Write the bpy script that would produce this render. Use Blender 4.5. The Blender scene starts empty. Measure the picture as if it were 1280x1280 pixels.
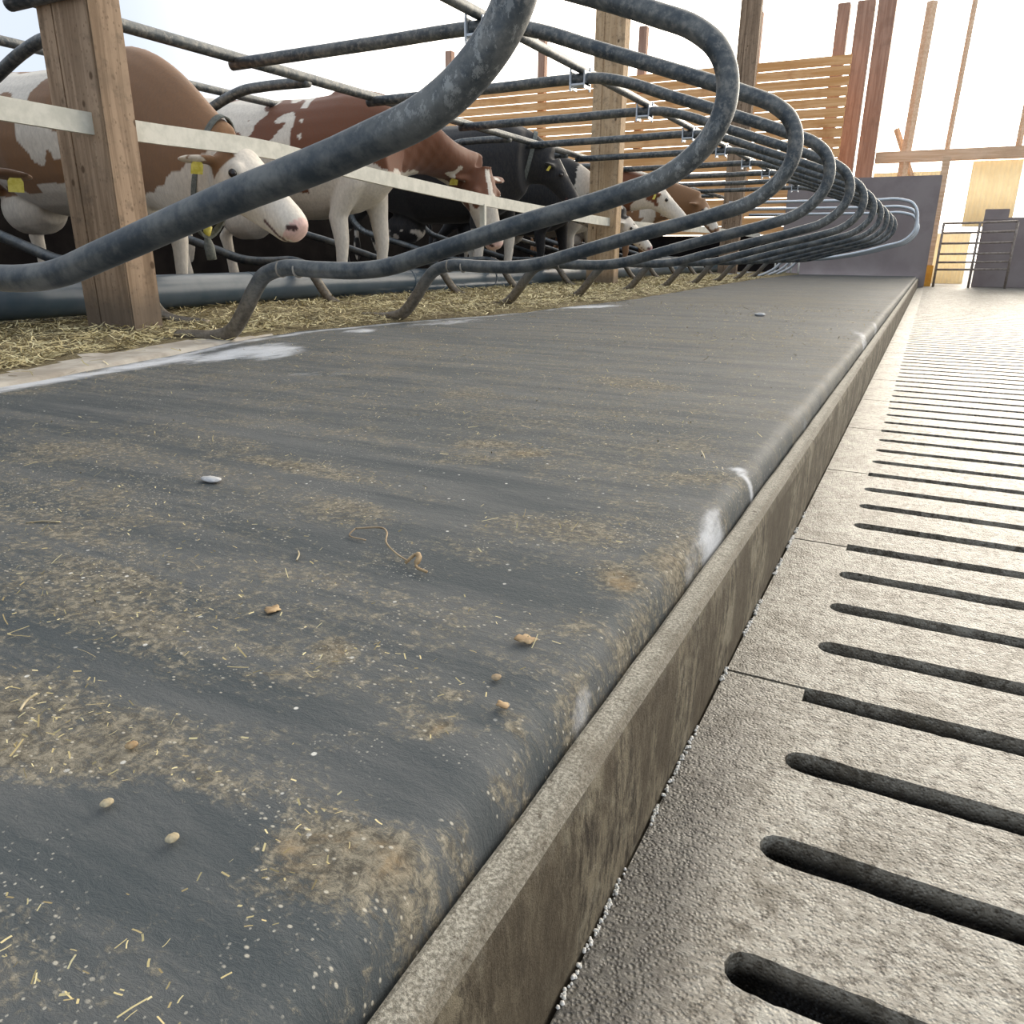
import bpy, bmesh, math, random
import numpy as np
from mathutils import Vector, Matrix, noise
random.seed(7)
S = bpy.context.scene
COL = S.collection

# ---------------------------------------------------------------- camera
cam_d = bpy.data.cameras.new('camera'); cam = bpy.data.objects.new('camera', cam_d); COL.objects.link(cam)
cf = Vector((-0.4361, 0.8410, -0.3201)).normalized()
cr = Vector((0.8864, 0.4628, 0.0080)); cr = (cr - cf*cr.dot(cf)).normalized()
cu = cr.cross(cf)
cam.matrix_world = Matrix(((cr.x, cu.x, -cf.x, 0), (cr.y, cu.y, -cf.y, 0), (cr.z, cu.z, -cf.z, 0.576), (0, 0, 0, 1)))
cam_d.sensor_width = 36; cam_d.lens = 955.2/1280*36; cam_d.clip_start = 0.02; cam_d.clip_end = 300
S.camera = cam

# ---------------------------------------------------------------- sky, sun, exposure
S.view_settings.view_transform = 'Standard'; S.view_settings.look = 'None'
S.view_settings.gamma = 1; S.view_settings.use_curve_mapping = False
S.view_settings.exposure = 0.08
W = bpy.data.worlds.new('sky'); S.world = W; W.use_nodes = True
nt = W.node_tree; nt.nodes.clear()
o_ = nt.nodes.new('ShaderNodeOutputWorld'); bg = nt.nodes.new('ShaderNodeBackground')
tc = nt.nodes.new('ShaderNodeTexCoord')
dp = nt.nodes.new('ShaderNodeVectorMath'); dp.operation = 'DOT_PRODUCT'; dp.inputs[1].default_value = Vector((0.20, 0.95, 0.22)).normalized()
mr = nt.nodes.new('ShaderNodeMapRange'); mr.inputs[1].default_value = 0.45; mr.inputs[2].default_value = 1.0; mr.inputs[3].default_value = 0.0; mr.inputs[4].default_value = 1.0; mr.interpolation_type = 'SMOOTHSTEP'
cm = nt.nodes.new('ShaderNodeMix'); cm.data_type = 'RGBA'
cm.inputs[6].default_value = (0.74, 0.82, 0.93, 1); cm.inputs[7].default_value = (5.2, 4.7, 4.0, 1)
nt.links.new(tc.outputs['Generated'], dp.inputs[0]); nt.links.new(dp.outputs['Value'], mr.inputs[0])
nt.links.new(mr.outputs[0], cm.inputs[0]); nt.links.new(cm.outputs[2], bg.inputs[0]); nt.links.new(bg.outputs[0], o_.inputs[0])
bg.inputs[1].default_value = 1.05
sl = bpy.data.lights.new('sun', 'SUN'); sun = bpy.data.objects.new('sun', sl); COL.objects.link(sun)
sl.energy = 1.75; sl.angle = math.radians(22); sl.color = (1.0, 0.90, 0.76)
sun.rotation_euler = Vector((0.14, 0.95, 0.23)).to_track_quat('Z', 'Y').to_euler()
sun.location = (5, 18, 10)

# ---------------------------------------------------------------- helpers
def tag(o, label=None, cat=None, group=None, kind=None):
    if label: o['label'] = label
    if cat: o['category'] = cat
    if group: o['group'] = group
    if kind: o['kind'] = kind
    return o
def empty(name, loc, rz=0.0):
    o = bpy.data.objects.new(name, None); COL.objects.link(o); o.location = loc; o.rotation_euler = (0, 0, rz)
    o.empty_display_size = 0.1
    return o
def mesh_obj(name, verts, faces, mat=None, parent=None, smooth=False):
    me = bpy.data.meshes.new(name); me.from_pydata([tuple(v) for v in verts], [], [tuple(f) for f in faces]); me.update()
    if smooth: me.polygons.foreach_set('use_smooth', [True]*len(me.polygons))
    o = bpy.data.objects.new(name, me); COL.objects.link(o)
    if mat: me.materials.append(mat)
    if parent is not None: o.parent = parent
    return o
class MB:
    def __init__(s): s.v = []; s.f = []
    def add(s, v, f):
        n = len(s.v); s.v += [tuple(a) for a in v]; s.f += [tuple(i+n for i in q) for q in f]
    def box(s, x0, x1, y0, y1, z0, z1, b=0.0):
        if b <= 0:
            v = [(x, y, z) for z in (z0, z1) for y in (y0, y1) for x in (x0, x1)]
            s.add(v, [(0, 2, 3, 1), (4, 5, 7, 6), (0, 1, 5, 4), (2, 6, 7, 3), (0, 4, 6, 2), (1, 3, 7, 5)])
        else:
            bm = bmesh.new(); bmesh.ops.create_cube(bm, size=1)
            bmesh.ops.scale(bm, vec=(x1-x0, y1-y0, z1-z0), verts=bm.verts); bmesh.ops.translate(bm, vec=((x0+x1)/2, (y0+y1)/2, (z0+z1)/2), verts=bm.verts)
            bmesh.ops.bevel(bm, geom=bm.edges[:], offset=b, segments=2, affect='EDGES')
            s.add([v.co.copy() for v in bm.verts], [[v.index for v in f.verts] for f in bm.faces]); bm.free()
    def tube(s, pts, r, n=10, caps=True):
        pts = [Vector(p) for p in pts]; rr = r if isinstance(r, (list, tuple)) else [r]*len(pts)
        V = []; F = []; prev = None
        for i, p in enumerate(pts):
            t = (pts[min(i+1, len(pts)-1)] - pts[max(i-1, 0)]).normalized()
            if prev is None:
                a = Vector((0, 0, 1)) if abs(t.z) < 0.9 else Vector((1, 0, 0))
                u = t.cross(a).normalized()
            else:
                u = (prev - t*prev.dot(t)).normalized()
            prev = u; w = t.cross(u)
            for k in range(n):
                q = 2*math.pi*k/n
                V.append(p + (u*math.cos(q) + w*math.sin(q))*rr[i])
        for i in range(len(pts)-1):
            for k in range(n):
                a = i*n+k; b = i*n+(k+1) % n
                F.append((a, b, b+n, a+n))
        if caps:
            F.append(tuple(range(n-1, -1, -1))); m = (len(pts)-1)*n; F.append(tuple(range(m, m+n)))
        s.add(V, F)
    def build(s, name, mat=None, parent=None, smooth=False): return mesh_obj(name, s.v, s.f, mat, parent, smooth)
def spline(P, per=6):
    P = [Vector(p) for p in P]; out = []
    for i in range(len(P)-1):
        p0 = P[max(i-1, 0)]; p1 = P[i]; p2 = P[i+1]; p3 = P[min(i+2, len(P)-1)]
        # centripetal-ish: limit tangents by segment length
        L = (p2-p1).length
        def tg(a, b, c):
            d1 = (b-a).length or 1e-6; d2 = (c-b).length or 1e-6
            return ((b-a)/d1*d2 + (c-b)/d2*d1)/(d1+d2)
        m1 = tg(p0, p1, p2) if i > 0 else (p2-p1)/max(L, 1e-6); m2 = tg(p1, p2, p3) if i < len(P)-2 else (p2-p1)/max(L, 1e-6)
        for k in range(per):
            t = k/per
            out.append((2*t**3-3*t*t+1)*p1 + (t**3-2*t*t+t)*L*m1 + (-2*t**3+3*t*t)*p2 + (t**3-t*t)*L*m2)
    out.append(P[-1]); return out

# ---------------------------------------------------------------- materials
class NB:
    def __init__(s, name, rough=0.6, spec=0.5, metal=0.0):
        s.m = bpy.data.materials.new(name); s.m.use_nodes = True; s.t = s.m.node_tree
        s.b = s.t.nodes['Principled BSDF']; s.b.inputs['Roughness'].default_value = rough
        s.b.inputs['Specular IOR Level'].default_value = spec; s.b.inputs['Metallic'].default_value = metal
        s.tc = s.t.nodes.new('ShaderNodeTexCoord')
    def n(s, k, **kw):
        q = s.t.nodes.new(k)
        for a, b in kw.items(): setattr(q, a, b)
        return q
    def put(s, sock, v):
        if isinstance(v, (int, float)): sock.default_value = v
        elif isinstance(v, (tuple, list)): sock.default_value = (*v, 1) if (len(v) == 3 and sock.type == 'RGBA') else v
        else: s.t.links.new(v, sock)
    def co(s, scale=(1, 1, 1), space='Object', rot=(0, 0, 0)):
        q = s.n('ShaderNodeMapping'); q.inputs['Scale'].default_value = scale; q.inputs['Rotation'].default_value = rot
        s.t.links.new(s.tc.outputs[space], q.inputs[0]); return q.outputs[0]
    def noise(s, scale=5, detail=4, rough=0.55, vec=None, dist=0.0):
        q = s.n('ShaderNodeTexNoise'); q.inputs['Scale'].default_value = scale; q.inputs['Detail'].default_value = detail
        q.inputs['Roughness'].default_value = rough; q.inputs['Distortion'].default_value = dist
        s.t.links.new(vec if vec is not None else s.tc.outputs['Object'], q.inputs['Vector']); return q.outputs['Fac']
    def voro(s, scale=20, vec=None, feat='F1', out='Distance', rand=1.0):
        q = s.n('ShaderNodeTexVoronoi', feature=feat); q.inputs['Scale'].default_value = scale; q.inputs['Randomness'].default_value = rand
        s.t.links.new(vec if vec is not None else s.tc.outputs['Object'], q.inputs['Vector']); return q.outputs[out]
    def ramp(s, v, a, b, lo=0.0, hi=1.0):
        if a > b: a, b, lo, hi = b, a, hi, lo
        q = s.n('ShaderNodeMapRange'); q.interpolation_type = 'SMOOTHSTEP'
        s.put(q.inputs[0], v); q.inputs[1].default_value = a; q.inputs[2].default_value = b; q.inputs[3].default_value = lo; q.inputs[4].default_value = hi
        return q.outputs[0]
    def math(s, op, a, b=0.0, clamp=False):
        q = s.n('ShaderNodeMath', operation=op, use_clamp=clamp); s.put(q.inputs[0], a); s.put(q.inputs[1], b); return q.outputs[0]
    def mix(s, f, a, b):
        q = s.n('ShaderNodeMix', data_type='RGBA'); s.put(q.inputs[0], f); s.put(q.inputs[6], a); s.put(q.inputs[7], b); return q.outputs[2]
    def attr(s, name):
        q = s.n('ShaderNodeAttribute', attribute_name=name); return q
    def bump(s, h, strength=0.3, dist=0.01, prev=None):
        q = s.n('ShaderNodeBump'); q.inputs['Strength'].default_value = strength; q.inputs['Distance'].default_value = dist
        s.put(q.inputs['Height'], h)
        if prev is not None: s.t.links.new(prev, q.inputs['Normal'])
        s.t.links.new(q.outputs[0], s.b.inputs['Normal']); return q.outputs[0]
    def color(s, c): s.put(s.b.inputs['Base Color'], c)
    def rough(s, r): s.put(s.b.inputs['Roughness'], r)

def simple(name, c1, c2, scale=8, rough=0.6, metal=0.0, spec=0.5, bump=0.15, stretch=(1, 1, 1), dist=0.004):
    b = NB(name, rough, spec, metal); v = b.co(stretch)
    n1 = b.noise(scale, 5, 0.6, v); b.color(b.mix(b.ramp(n1, 0.35, 0.65), c1, c2)); b.bump(b.noise(scale*6, 4, 0.6, v), bump, dist)
    return b.m

def mat_rubber():
    b = NB('rubber', 0.5, 0.13); b.b.inputs['IOR'].default_value = 1.38
    A = b.attr('dirt').outputs['Fac']; C = b.attr('clean').outputs['Fac']; L = b.attr('lime').outputs['Fac']
    big = b.noise(1.9, 5, 0.6); mid = b.noise(9, 5, 0.65, dist=0.6); fine = b.noise(95, 5, 0.8, dist=0.4)
    fib = b.noise(1, 5, 0.7, b.co((70, 160, 60), rot=(0, 0, 0.5)), dist=1.0)
    strk = b.noise(1, 6, 0.75, b.co((1.3, 11, 1)), dist=0.3)  # streaks of smeared dirt, and shading of the mat's waves painted in
    A_ = b.math('ADD', A, b.math('MULTIPLY', b.math('SUBTRACT', strk, 0.5), 1.1))
    d = b.math('ADD', b.math('MULTIPLY', A_, 0.85), b.math('MULTIPLY', b.math('SUBTRACT', big, 0.5), 0.75))
    d = b.math('ADD', d, b.math('MULTIPLY', b.math('SUBTRACT', mid, 0.5), 1.3))
    d = b.math('SUBTRACT', d, b.math('MULTIPLY', C, 0.75))
    d2 = b.math('ADD', d, b.math('MULTIPLY', b.math('SUBTRACT', fine, 0.5), 1.6))
    d3 = b.math('ADD', d2, b.math('MULTIPLY', b.math('SUBTRACT', fib, 0.5), 1.6))
    f = b.ramp(d3, 0.0, 0.66)
    base = b.mix(b.ramp(strk, 0.36, 0.64), (0.060, 0.069, 0.073), (0.104, 0.108, 0.108))
    brown = b.mix(b.ramp(fine, 0.35, 0.7), (0.072, 0.062, 0.046), (0.31, 0.275, 0.205))
    brown = b.mix(b.math('MULTIPLY', b.ramp(A, 0.6, 1.0), b.ramp(mid, 0.45, 0.65)), brown, (0.33, 0.23, 0.12))
    col = b.mix(b.math('MULTIPLY', f, 0.82), base, brown)
    # specks of chaff stuck to the rubber
    sp = b.voro(85, b.co((1, 1.5, 1), rot=(0, 0, 0.4))); spm = b.noise(13, 3, 0.6)
    s1 = b.math('MULTIPLY', b.ramp(sp, 0.2, 0.08), b.ramp(b.math('ADD', spm, b.math('MULTIPLY', b.math('SUBTRACT', A, C), 0.25)), 0.46, 0.62))
    col = b.mix(b.math('MULTIPLY', s1, 0.85), col, (0.44, 0.41, 0.34))
    sp3 = b.ramp(b.voro(190, b.co((1, 1, 1))), 0.22, 0.12); col = b.mix(b.math('MULTIPLY', b.math('MULTIPLY', sp3, b.ramp(b.noise(6, 4, 0.7), 0.5, 0.6)), 0.7), col, (0.42, 0.40, 0.34))
    sp2 = b.voro(28, b.co((1, 1, 1))); s2 = b.ramp(sp2, 0.075, 0.045)
    col = b.mix(b.math('MULTIPLY', s2, b.ramp(mid, 0.4, 0.55)), col, (0.55, 0.54, 0.5))
    lm = b.math('ADD', L, b.math('MULTIPLY', b.math('SUBTRACT', b.noise(22, 5, 0.7, b.co((1, 0.4, 1))), 0.5), 1.3))
    lf = b.math('MULTIPLY', b.ramp(lm, 0.25, 0.95), b.ramp(L, 0.02, 0.25))
    col = b.mix(b.math('MULTIPLY', lf, 0.85), col, (0.55, 0.57, 0.60))
    b.color(col)
    b.rough(b.math('ADD', 0.60, b.math('MULTIPLY', f, 0.25)))
    h = b.math('ADD', b.math('MULTIPLY', d3, 1.0), b.math('MULTIPLY', s1, 0.5))
    n0 = b.bump(b.noise(3.2, 3, 0.5, b.co((0.35, 1, 1))), 0.35, 0.03)
    b.bump(h, 0.35, 0.003, n0)
    return b.m
def mat_concrete():
    b = NB('slat_concrete', 0.5, 0.34)
    n1 = b.noise(3.0, 6, 0.65); n2 = b.noise(60, 6, 0.8); n3 = b.noise(1, 6, 0.75, b.co((55, 120, 50)), dist=0.4); vo = b.voro(230)
    col = b.mix(b.ramp(n1, 0.35, 0.65), (0.20, 0.182, 0.148), (0.29, 0.268, 0.225))
    col = b.mix(b.ramp(n3, 0.42, 0.62), col, (0.37, 0.35, 0.30))
    col = b.mix(b.math('MULTIPLY', b.ramp(n2, 0.50, 0.60), 0.85), col, (0.085, 0.072, 0.055))
    n6 = b.noise(11, 6, 0.75, dist=0.4); col = b.mix(b.math('MULTIPLY', b.ramp(n6, 0.51, 0.62), 0.75), col, (0.12, 0.104, 0.078))
    col = b.mix(b.math('MULTIPLY', b.ramp(n6, 0.46, 0.34), 0.6), col, (0.44, 0.42, 0.365))
    sp = b.ramp(b.voro(34, b.co((1, 1.3, 1))), 0.17, 0.10); col = b.mix(b.math('MULTIPLY', b.math('MULTIPLY', sp, b.ramp(b.noise(7, 3), 0.5, 0.6)), 0.85), col, (0.05, 0.04, 0.03))
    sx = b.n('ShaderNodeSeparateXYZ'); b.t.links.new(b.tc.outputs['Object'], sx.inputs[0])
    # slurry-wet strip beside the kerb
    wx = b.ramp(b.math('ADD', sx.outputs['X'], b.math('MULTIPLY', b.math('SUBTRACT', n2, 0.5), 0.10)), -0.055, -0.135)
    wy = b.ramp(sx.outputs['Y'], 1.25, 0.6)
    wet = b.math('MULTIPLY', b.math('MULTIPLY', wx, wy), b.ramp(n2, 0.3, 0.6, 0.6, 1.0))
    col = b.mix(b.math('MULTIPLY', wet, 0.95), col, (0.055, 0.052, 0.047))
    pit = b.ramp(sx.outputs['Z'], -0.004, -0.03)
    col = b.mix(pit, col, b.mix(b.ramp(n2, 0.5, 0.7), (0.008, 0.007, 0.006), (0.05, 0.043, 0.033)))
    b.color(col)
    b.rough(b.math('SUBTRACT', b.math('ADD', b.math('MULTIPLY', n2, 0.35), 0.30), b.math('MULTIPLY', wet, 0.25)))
    h = b.math('ADD', b.math('MULTIPLY', n2, 0.8), b.math('MULTIPLY', b.ramp(vo, 0.1, 0.6), 0.5))
    h = b.math('ADD', h, b.math('MULTIPLY', n3, 1.0))
    b.bump(h, 0.7, 0.0035)
    return b.m
def mat_kerb():
    b = NB('kerb_concrete', 0.75, 0.3)
    n1 = b.noise(5, 6, 0.65); n2 = b.noise(330, 4, 0.8); n4 = b.noise(75, 4, 0.75); st = b.noise(1, 7, 0.85, b.co((90, 70, 22)), dist=0.1); st2 = b.noise(1, 5, 0.6, b.co((9, 9, 3)))
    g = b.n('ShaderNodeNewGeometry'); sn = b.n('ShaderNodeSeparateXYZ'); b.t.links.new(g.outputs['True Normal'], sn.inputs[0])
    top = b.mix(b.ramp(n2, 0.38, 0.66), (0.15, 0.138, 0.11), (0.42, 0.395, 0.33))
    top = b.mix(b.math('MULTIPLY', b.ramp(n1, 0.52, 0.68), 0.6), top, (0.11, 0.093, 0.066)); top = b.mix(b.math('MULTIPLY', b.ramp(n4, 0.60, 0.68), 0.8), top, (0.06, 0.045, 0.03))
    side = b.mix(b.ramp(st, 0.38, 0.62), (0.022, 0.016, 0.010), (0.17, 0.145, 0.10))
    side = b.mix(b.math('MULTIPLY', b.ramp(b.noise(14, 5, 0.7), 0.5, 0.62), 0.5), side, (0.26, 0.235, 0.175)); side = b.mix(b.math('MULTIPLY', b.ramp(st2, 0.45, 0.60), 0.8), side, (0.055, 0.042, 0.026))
    px = b.n('ShaderNodeSeparateXYZ'); b.t.links.new(b.tc.outputs['Object'], px.inputs[0])
    ed = b.ramp(b.math('ADD', px.outputs['X'], b.math('MULTIPLY', b.math('SUBTRACT', b.noise(30, 6, 0.8), 0.5), 0.035)), -0.196, -0.186)
    top = b.mix(b.math('MULTIPLY', ed, 0.45), top, (0.075, 0.06, 0.04))
    lipn = b.ramp(b.math('ADD', px.outputs['Z'], b.math('MULTIPLY', b.math('SUBTRACT', b.noise(22, 6, 0.8), 0.5), 0.10)), 0.155, 0.175)
    side = b.mix(b.math('MULTIPLY', lipn, 0.2), side, (0.30, 0.275, 0.22))
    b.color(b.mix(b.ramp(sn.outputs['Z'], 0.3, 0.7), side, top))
    b.bump(b.math('ADD', b.math('ADD', n2, n4), b.math('MULTIPLY', st, 0.8)), 0.6, 0.003)
    return b.m
def mat_tube(galv=False):
    b = NB('galvanised_tube' if galv else 'grey_steel_tube', 0.42, 0.5, 0.75 if galv else 0.45)
    n1 = b.noise(4, 5, 0.6); n2 = b.noise(35, 5, 0.7); n3 = b.noise(9, 5, 0.65)
    if galv: col = b.mix(n2, (0.45, 0.50, 0.55), (0.62, 0.65, 0.68))
    else:
        col = b.mix(b.ramp(b.math('ADD', b.math('MULTIPLY', n3, 0.6), b.math('MULTIPLY', n2, 0.4)), 0.38, 0.62), (0.045, 0.056, 0.066), (0.145, 0.150, 0.145))
        sx = b.n('ShaderNodeSeparateXYZ'); b.t.links.new(b.tc.outputs['Object'], sx.inputs[0])
        ml = b.math('MULTIPLY', b.ramp(sx.outputs['Z'], 0.50, 0.34), b.ramp(n1, 0.2, 0.5, 0.6, 1.0))
        col = b.mix(ml, col, b.mix(b.ramp(n2, 0.4, 0.6), (0.12, 0.10, 0.075), (0.20, 0.17, 0.13)))
        sc_ = b.math('MULTIPLY', b.math('MULTIPLY', b.ramp(sx.outputs['Z'], 0.74, 0.80), b.ramp(sx.outputs['Z'], 0.98, 0.86)), b.ramp(b.noise(60, 5, 0.8, b.co((1, 1, 0.5))), 0.52, 0.60))
        col = b.mix(b.math('MULTIPLY', sc_, 0.6), col, (0.34, 0.35, 0.34))
        up = b.math('MULTIPLY', b.ramp(sx.outputs['Z'], 0.78, 0.95), b.ramp(n2, 0.5, 0.62))
        col = b.mix(b.math('MULTIPLY', up, 0.5), col, (0.24, 0.23, 0.21))
    b.color(col); b.rough(b.math('ADD', 0.3, b.math('MULTIPLY', n2, 0.3)))
    b.bump(n2, 0.35, 0.003)
    return b.m
def mat_wood(name, c1, c2, c3, axis=2, knots=True, sc=1.0):
    b = NB(name, 0.75, 0.25)
    s = [22*sc, 22*sc, 22*sc]; s[axis] = 1.3*sc
    n1 = b.noise(1, 5, 0.6, b.co(tuple(s)), dist=0.6); n2 = b.noise(3*sc, 4, 0.6)
    col = b.mix(b.ramp(n1, 0.35, 0.65), c1, c2)
    col = b.mix(b.math('MULTIPLY', b.ramp(n2, 0.5, 0.75), 0.7), col, c3)
    if knots:
        k = [1.0, 1.0, 1.0]; k[axis] = 0.7
        v = b.voro(9*sc, b.co(tuple(k))); col = b.mix(b.math('MULTIPLY', b.ramp(v, 0.14, 0.07), 0.85), col, (0.07, 0.04, 0.02))
        v2 = b.voro(45*sc, b.co(tuple(k))); col = b.mix(b.math('MULTIPLY', b.ramp(v2, 0.25, 0.12), 0.5), col, (0.12, 0.075, 0.045))
    if name == 'rough_timber' or name == 'pale_timber':
        sx = b.n('ShaderNodeSeparateXYZ'); b.t.links.new(b.tc.outputs['Object'], sx.inputs[0])
        n5 = b.noise(14, 5, 0.7); col = b.mix(b.math('MULTIPLY', b.ramp(n5, 0.5, 0.68), 0.45), col, (0.11, 0.08, 0.055))
        st = b.ramp(b.math('ADD', sx.outputs['Z'], b.math('MULTIPLY', b.math('SUBTRACT', n5, 0.5), 0.25)), 0.36, 0.20)
        col = b.mix(b.math('MULTIPLY', st, 0.7), col, (0.10, 0.082, 0.065))
    b.color(col); b.bump(n1, 0.4, 0.004)
    return b.m
def mat_straw_bed():
    b = NB('straw_litter', 0.85, 0.2)
    a = b.noise(1, 5, 0.75, b.co((45, 150, 60), rot=(0, 0, 0.7)), dist=1.2); c = b.noise(1, 5, 0.75, b.co((160, 40, 60), rot=(0, 0, 0.3)), dist=1.2); g = b.noise(5, 4, 0.6)
    m = b.math('MULTIPLY', b.math('ADD', a, c), 0.5)
    col = b.mix(b.ramp(m, 0.38, 0.6), (0.045, 0.034, 0.018), (0.34, 0.285, 0.16)); col = b.mix(b.math('MULTIPLY', b.ramp(g, 0.45, 0.65), 0.5), col, (0.17, 0.13, 0.075))
    b.color(col); b.bump(m, 0.9, 0.02)
    return b.m
M = {}
M['rubber'] = mat_rubber(); M['conc'] = mat_concrete(); M['kerb'] = mat_kerb(); M['tube'] = mat_tube(); M['galv'] = mat_tube(True)
M['post'] = mat_wood('rough_timber', (0.20, 0.135, 0.085), (0.36, 0.255, 0.17), (0.16, 0.115, 0.078))
M['post_pale'] = mat_wood('pale_timber', (0.42, 0.28, 0.155), (0.55, 0.40, 0.25), (0.33, 0.22, 0.13))
M['post_red'] = mat_wood('red_timber', (0.33, 0.19, 0.13), (0.45, 0.28, 0.20), (0.27, 0.16, 0.11), knots=False)
M['board'] = mat_wood('larch_board', (0.66, 0.33, 0.12), (0.85, 0.50, 0.24), (0.50, 0.22, 0.08), axis=0, knots=False, sc=0.6)
M['beam'] = mat_wood('glare_timber', (0.66, 0.44, 0.27), (0.80, 0.58, 0.40), (0.58, 0.38, 0.25), axis=0, knots=False)  # timber lightened so its colour carries the glow of the end opening
M['straw'] = mat_straw_bed()
M['lime_conc'] = simple('dusty_concrete', (0.25, 0.22, 0.18), (0.40, 0.37, 0.32), 6, 0.8, bump=0.3)
M['dark_floor'] = simple('slurry_gloom_floor', (0.010, 0.008, 0.007), (0.028, 0.022, 0.017), 4, 0.8, spec=0.1)  # slurry tone, taken near-black to paint in the gloom under the cows
M['bluepipe'] = simple('blue_grey_plastic', (0.045, 0.072, 0.095), (0.075, 0.10, 0.125), 5, 0.3, bump=0.05)
M['rail'] = simple('pale_painted_rail', (0.50, 0.49, 0.42), (0.62, 0.60, 0.52), 14, 0.6, bump=0.1)
M['panel'] = simple('dark_grey_panel', (0.22, 0.18, 0.175), (0.265, 0.225, 0.215), 2, 0.55, bump=0.05)
M['gate'] = simple('gate_steel', (0.20, 0.16, 0.13), (0.32, 0.27, 0.23), 20, 0.5, metal=0.1)
def mat_sheet():
    b = NB('translucent_sheet', 0.5); c = b.mix(b.noise(6, 4), (0.84, 0.74, 0.54), (0.93, 0.86, 0.68)); b.color(c)
    tr = b.n('ShaderNodeBsdfTranslucent'); b.put(tr.inputs['Color'], c); ms = b.n('ShaderNodeMixShader'); ms.inputs[0].default_value = 0.5
    b.t.links.new(b.b.outputs[0], ms.inputs[1]); b.t.links.new(tr.outputs[0], ms.inputs[2]); b.t.links.new(ms.outputs[0], b.t.nodes['Material Output'].inputs['Surface']); return b.m
M['sheet'] = mat_sheet()
M['yellow'] = simple('orange_paint', (0.75, 0.33, 0.03), (0.85, 0.42, 0.05), 6, 0.5)
M['tag'] = simple('yellow_plastic', (0.62, 0.52, 0.07), (0.75, 0.66, 0.16), 40, 0.45, bump=0.05)
M['webbing'] = simple('grey_webbing', (0.10, 0.11, 0.10), (0.16, 0.17, 0.15), 60, 0.8)
M['eye'] = simple('dark_eye', (0.01, 0.008, 0.006), (0.015, 0.01, 0.01), 5, 0.12, bump=0.0)
M['twig'] = simple('dry_stem', (0.20, 0.14, 0.08), (0.34, 0.26, 0.16), 40, 0.8)
M['leaf'] = simple('dry_leaf', (0.22, 0.14, 0.065), (0.36, 0.26, 0.14), 60, 0.7)
M['pebble'] = simple('grey_pebble', (0.35, 0.35, 0.35), (0.50, 0.50, 0.50), 60, 0.6)
M['grain'] = simple('pale_pellet', (0.28, 0.23, 0.14), (0.42, 0.36, 0.24), 60, 0.7)
M['dark_wall'] = simple('gloom_boarding', (0.006, 0.005, 0.005), (0.012, 0.010, 0.009), 3, 0.9, spec=0.05)  # near-black boarding: the shade behind the cows is put into the colour
M['froth'] = simple('froth', (0.5, 0.49, 0.45), (0.62, 0.61, 0.58), 50, 0.3)
M['yard'] = simple('yard_ground', (0.45, 0.43, 0.38), (0.55, 0.52, 0.47), 1, 0.8)
M['green'] = simple('green_plastic', (0.03, 0.25, 0.12), (0.05, 0.32, 0.16), 10, 0.5)
M['blade'] = None
def mat_blade():
    b = NB('straw_blade', 0.6, 0.3)
    r = b.attr('shade').outputs['Fac']
    q = b.n('ShaderNodeValToRGB'); b.t.links.new(r, q.inputs[0]); e = q.color_ramp.elements
    e[0].position = 0; e[0].color = (0.15, 0.115, 0.055, 1); e[1].position = 1; e[1].color = (0.72, 0.64, 0.38, 1)
    k = e.new(0.5); k.color = (0.43, 0.36, 0.18, 1)
    b.color(q.outputs[0]); return b.m
M['blade'] = mat_blade()
def mat_hide():
    b = NB('cow_hide', 0.62, 0.25)
    c = b.attr('coat').outputs['Color']; n = b.noise(1, 4, 0.7, b.co((60, 60, 25)))
    b.color(b.mix(b.math('MULTIPLY', b.ramp(n, 0.3, 0.7), 0.22), c, (0.10, 0.08, 0.06)))
    b.bump(n, 0.25, 0.006); b.b.inputs['Sheen Weight'].default_value = 0.15
    return b.m
M['hide'] = mat_hide()

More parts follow.
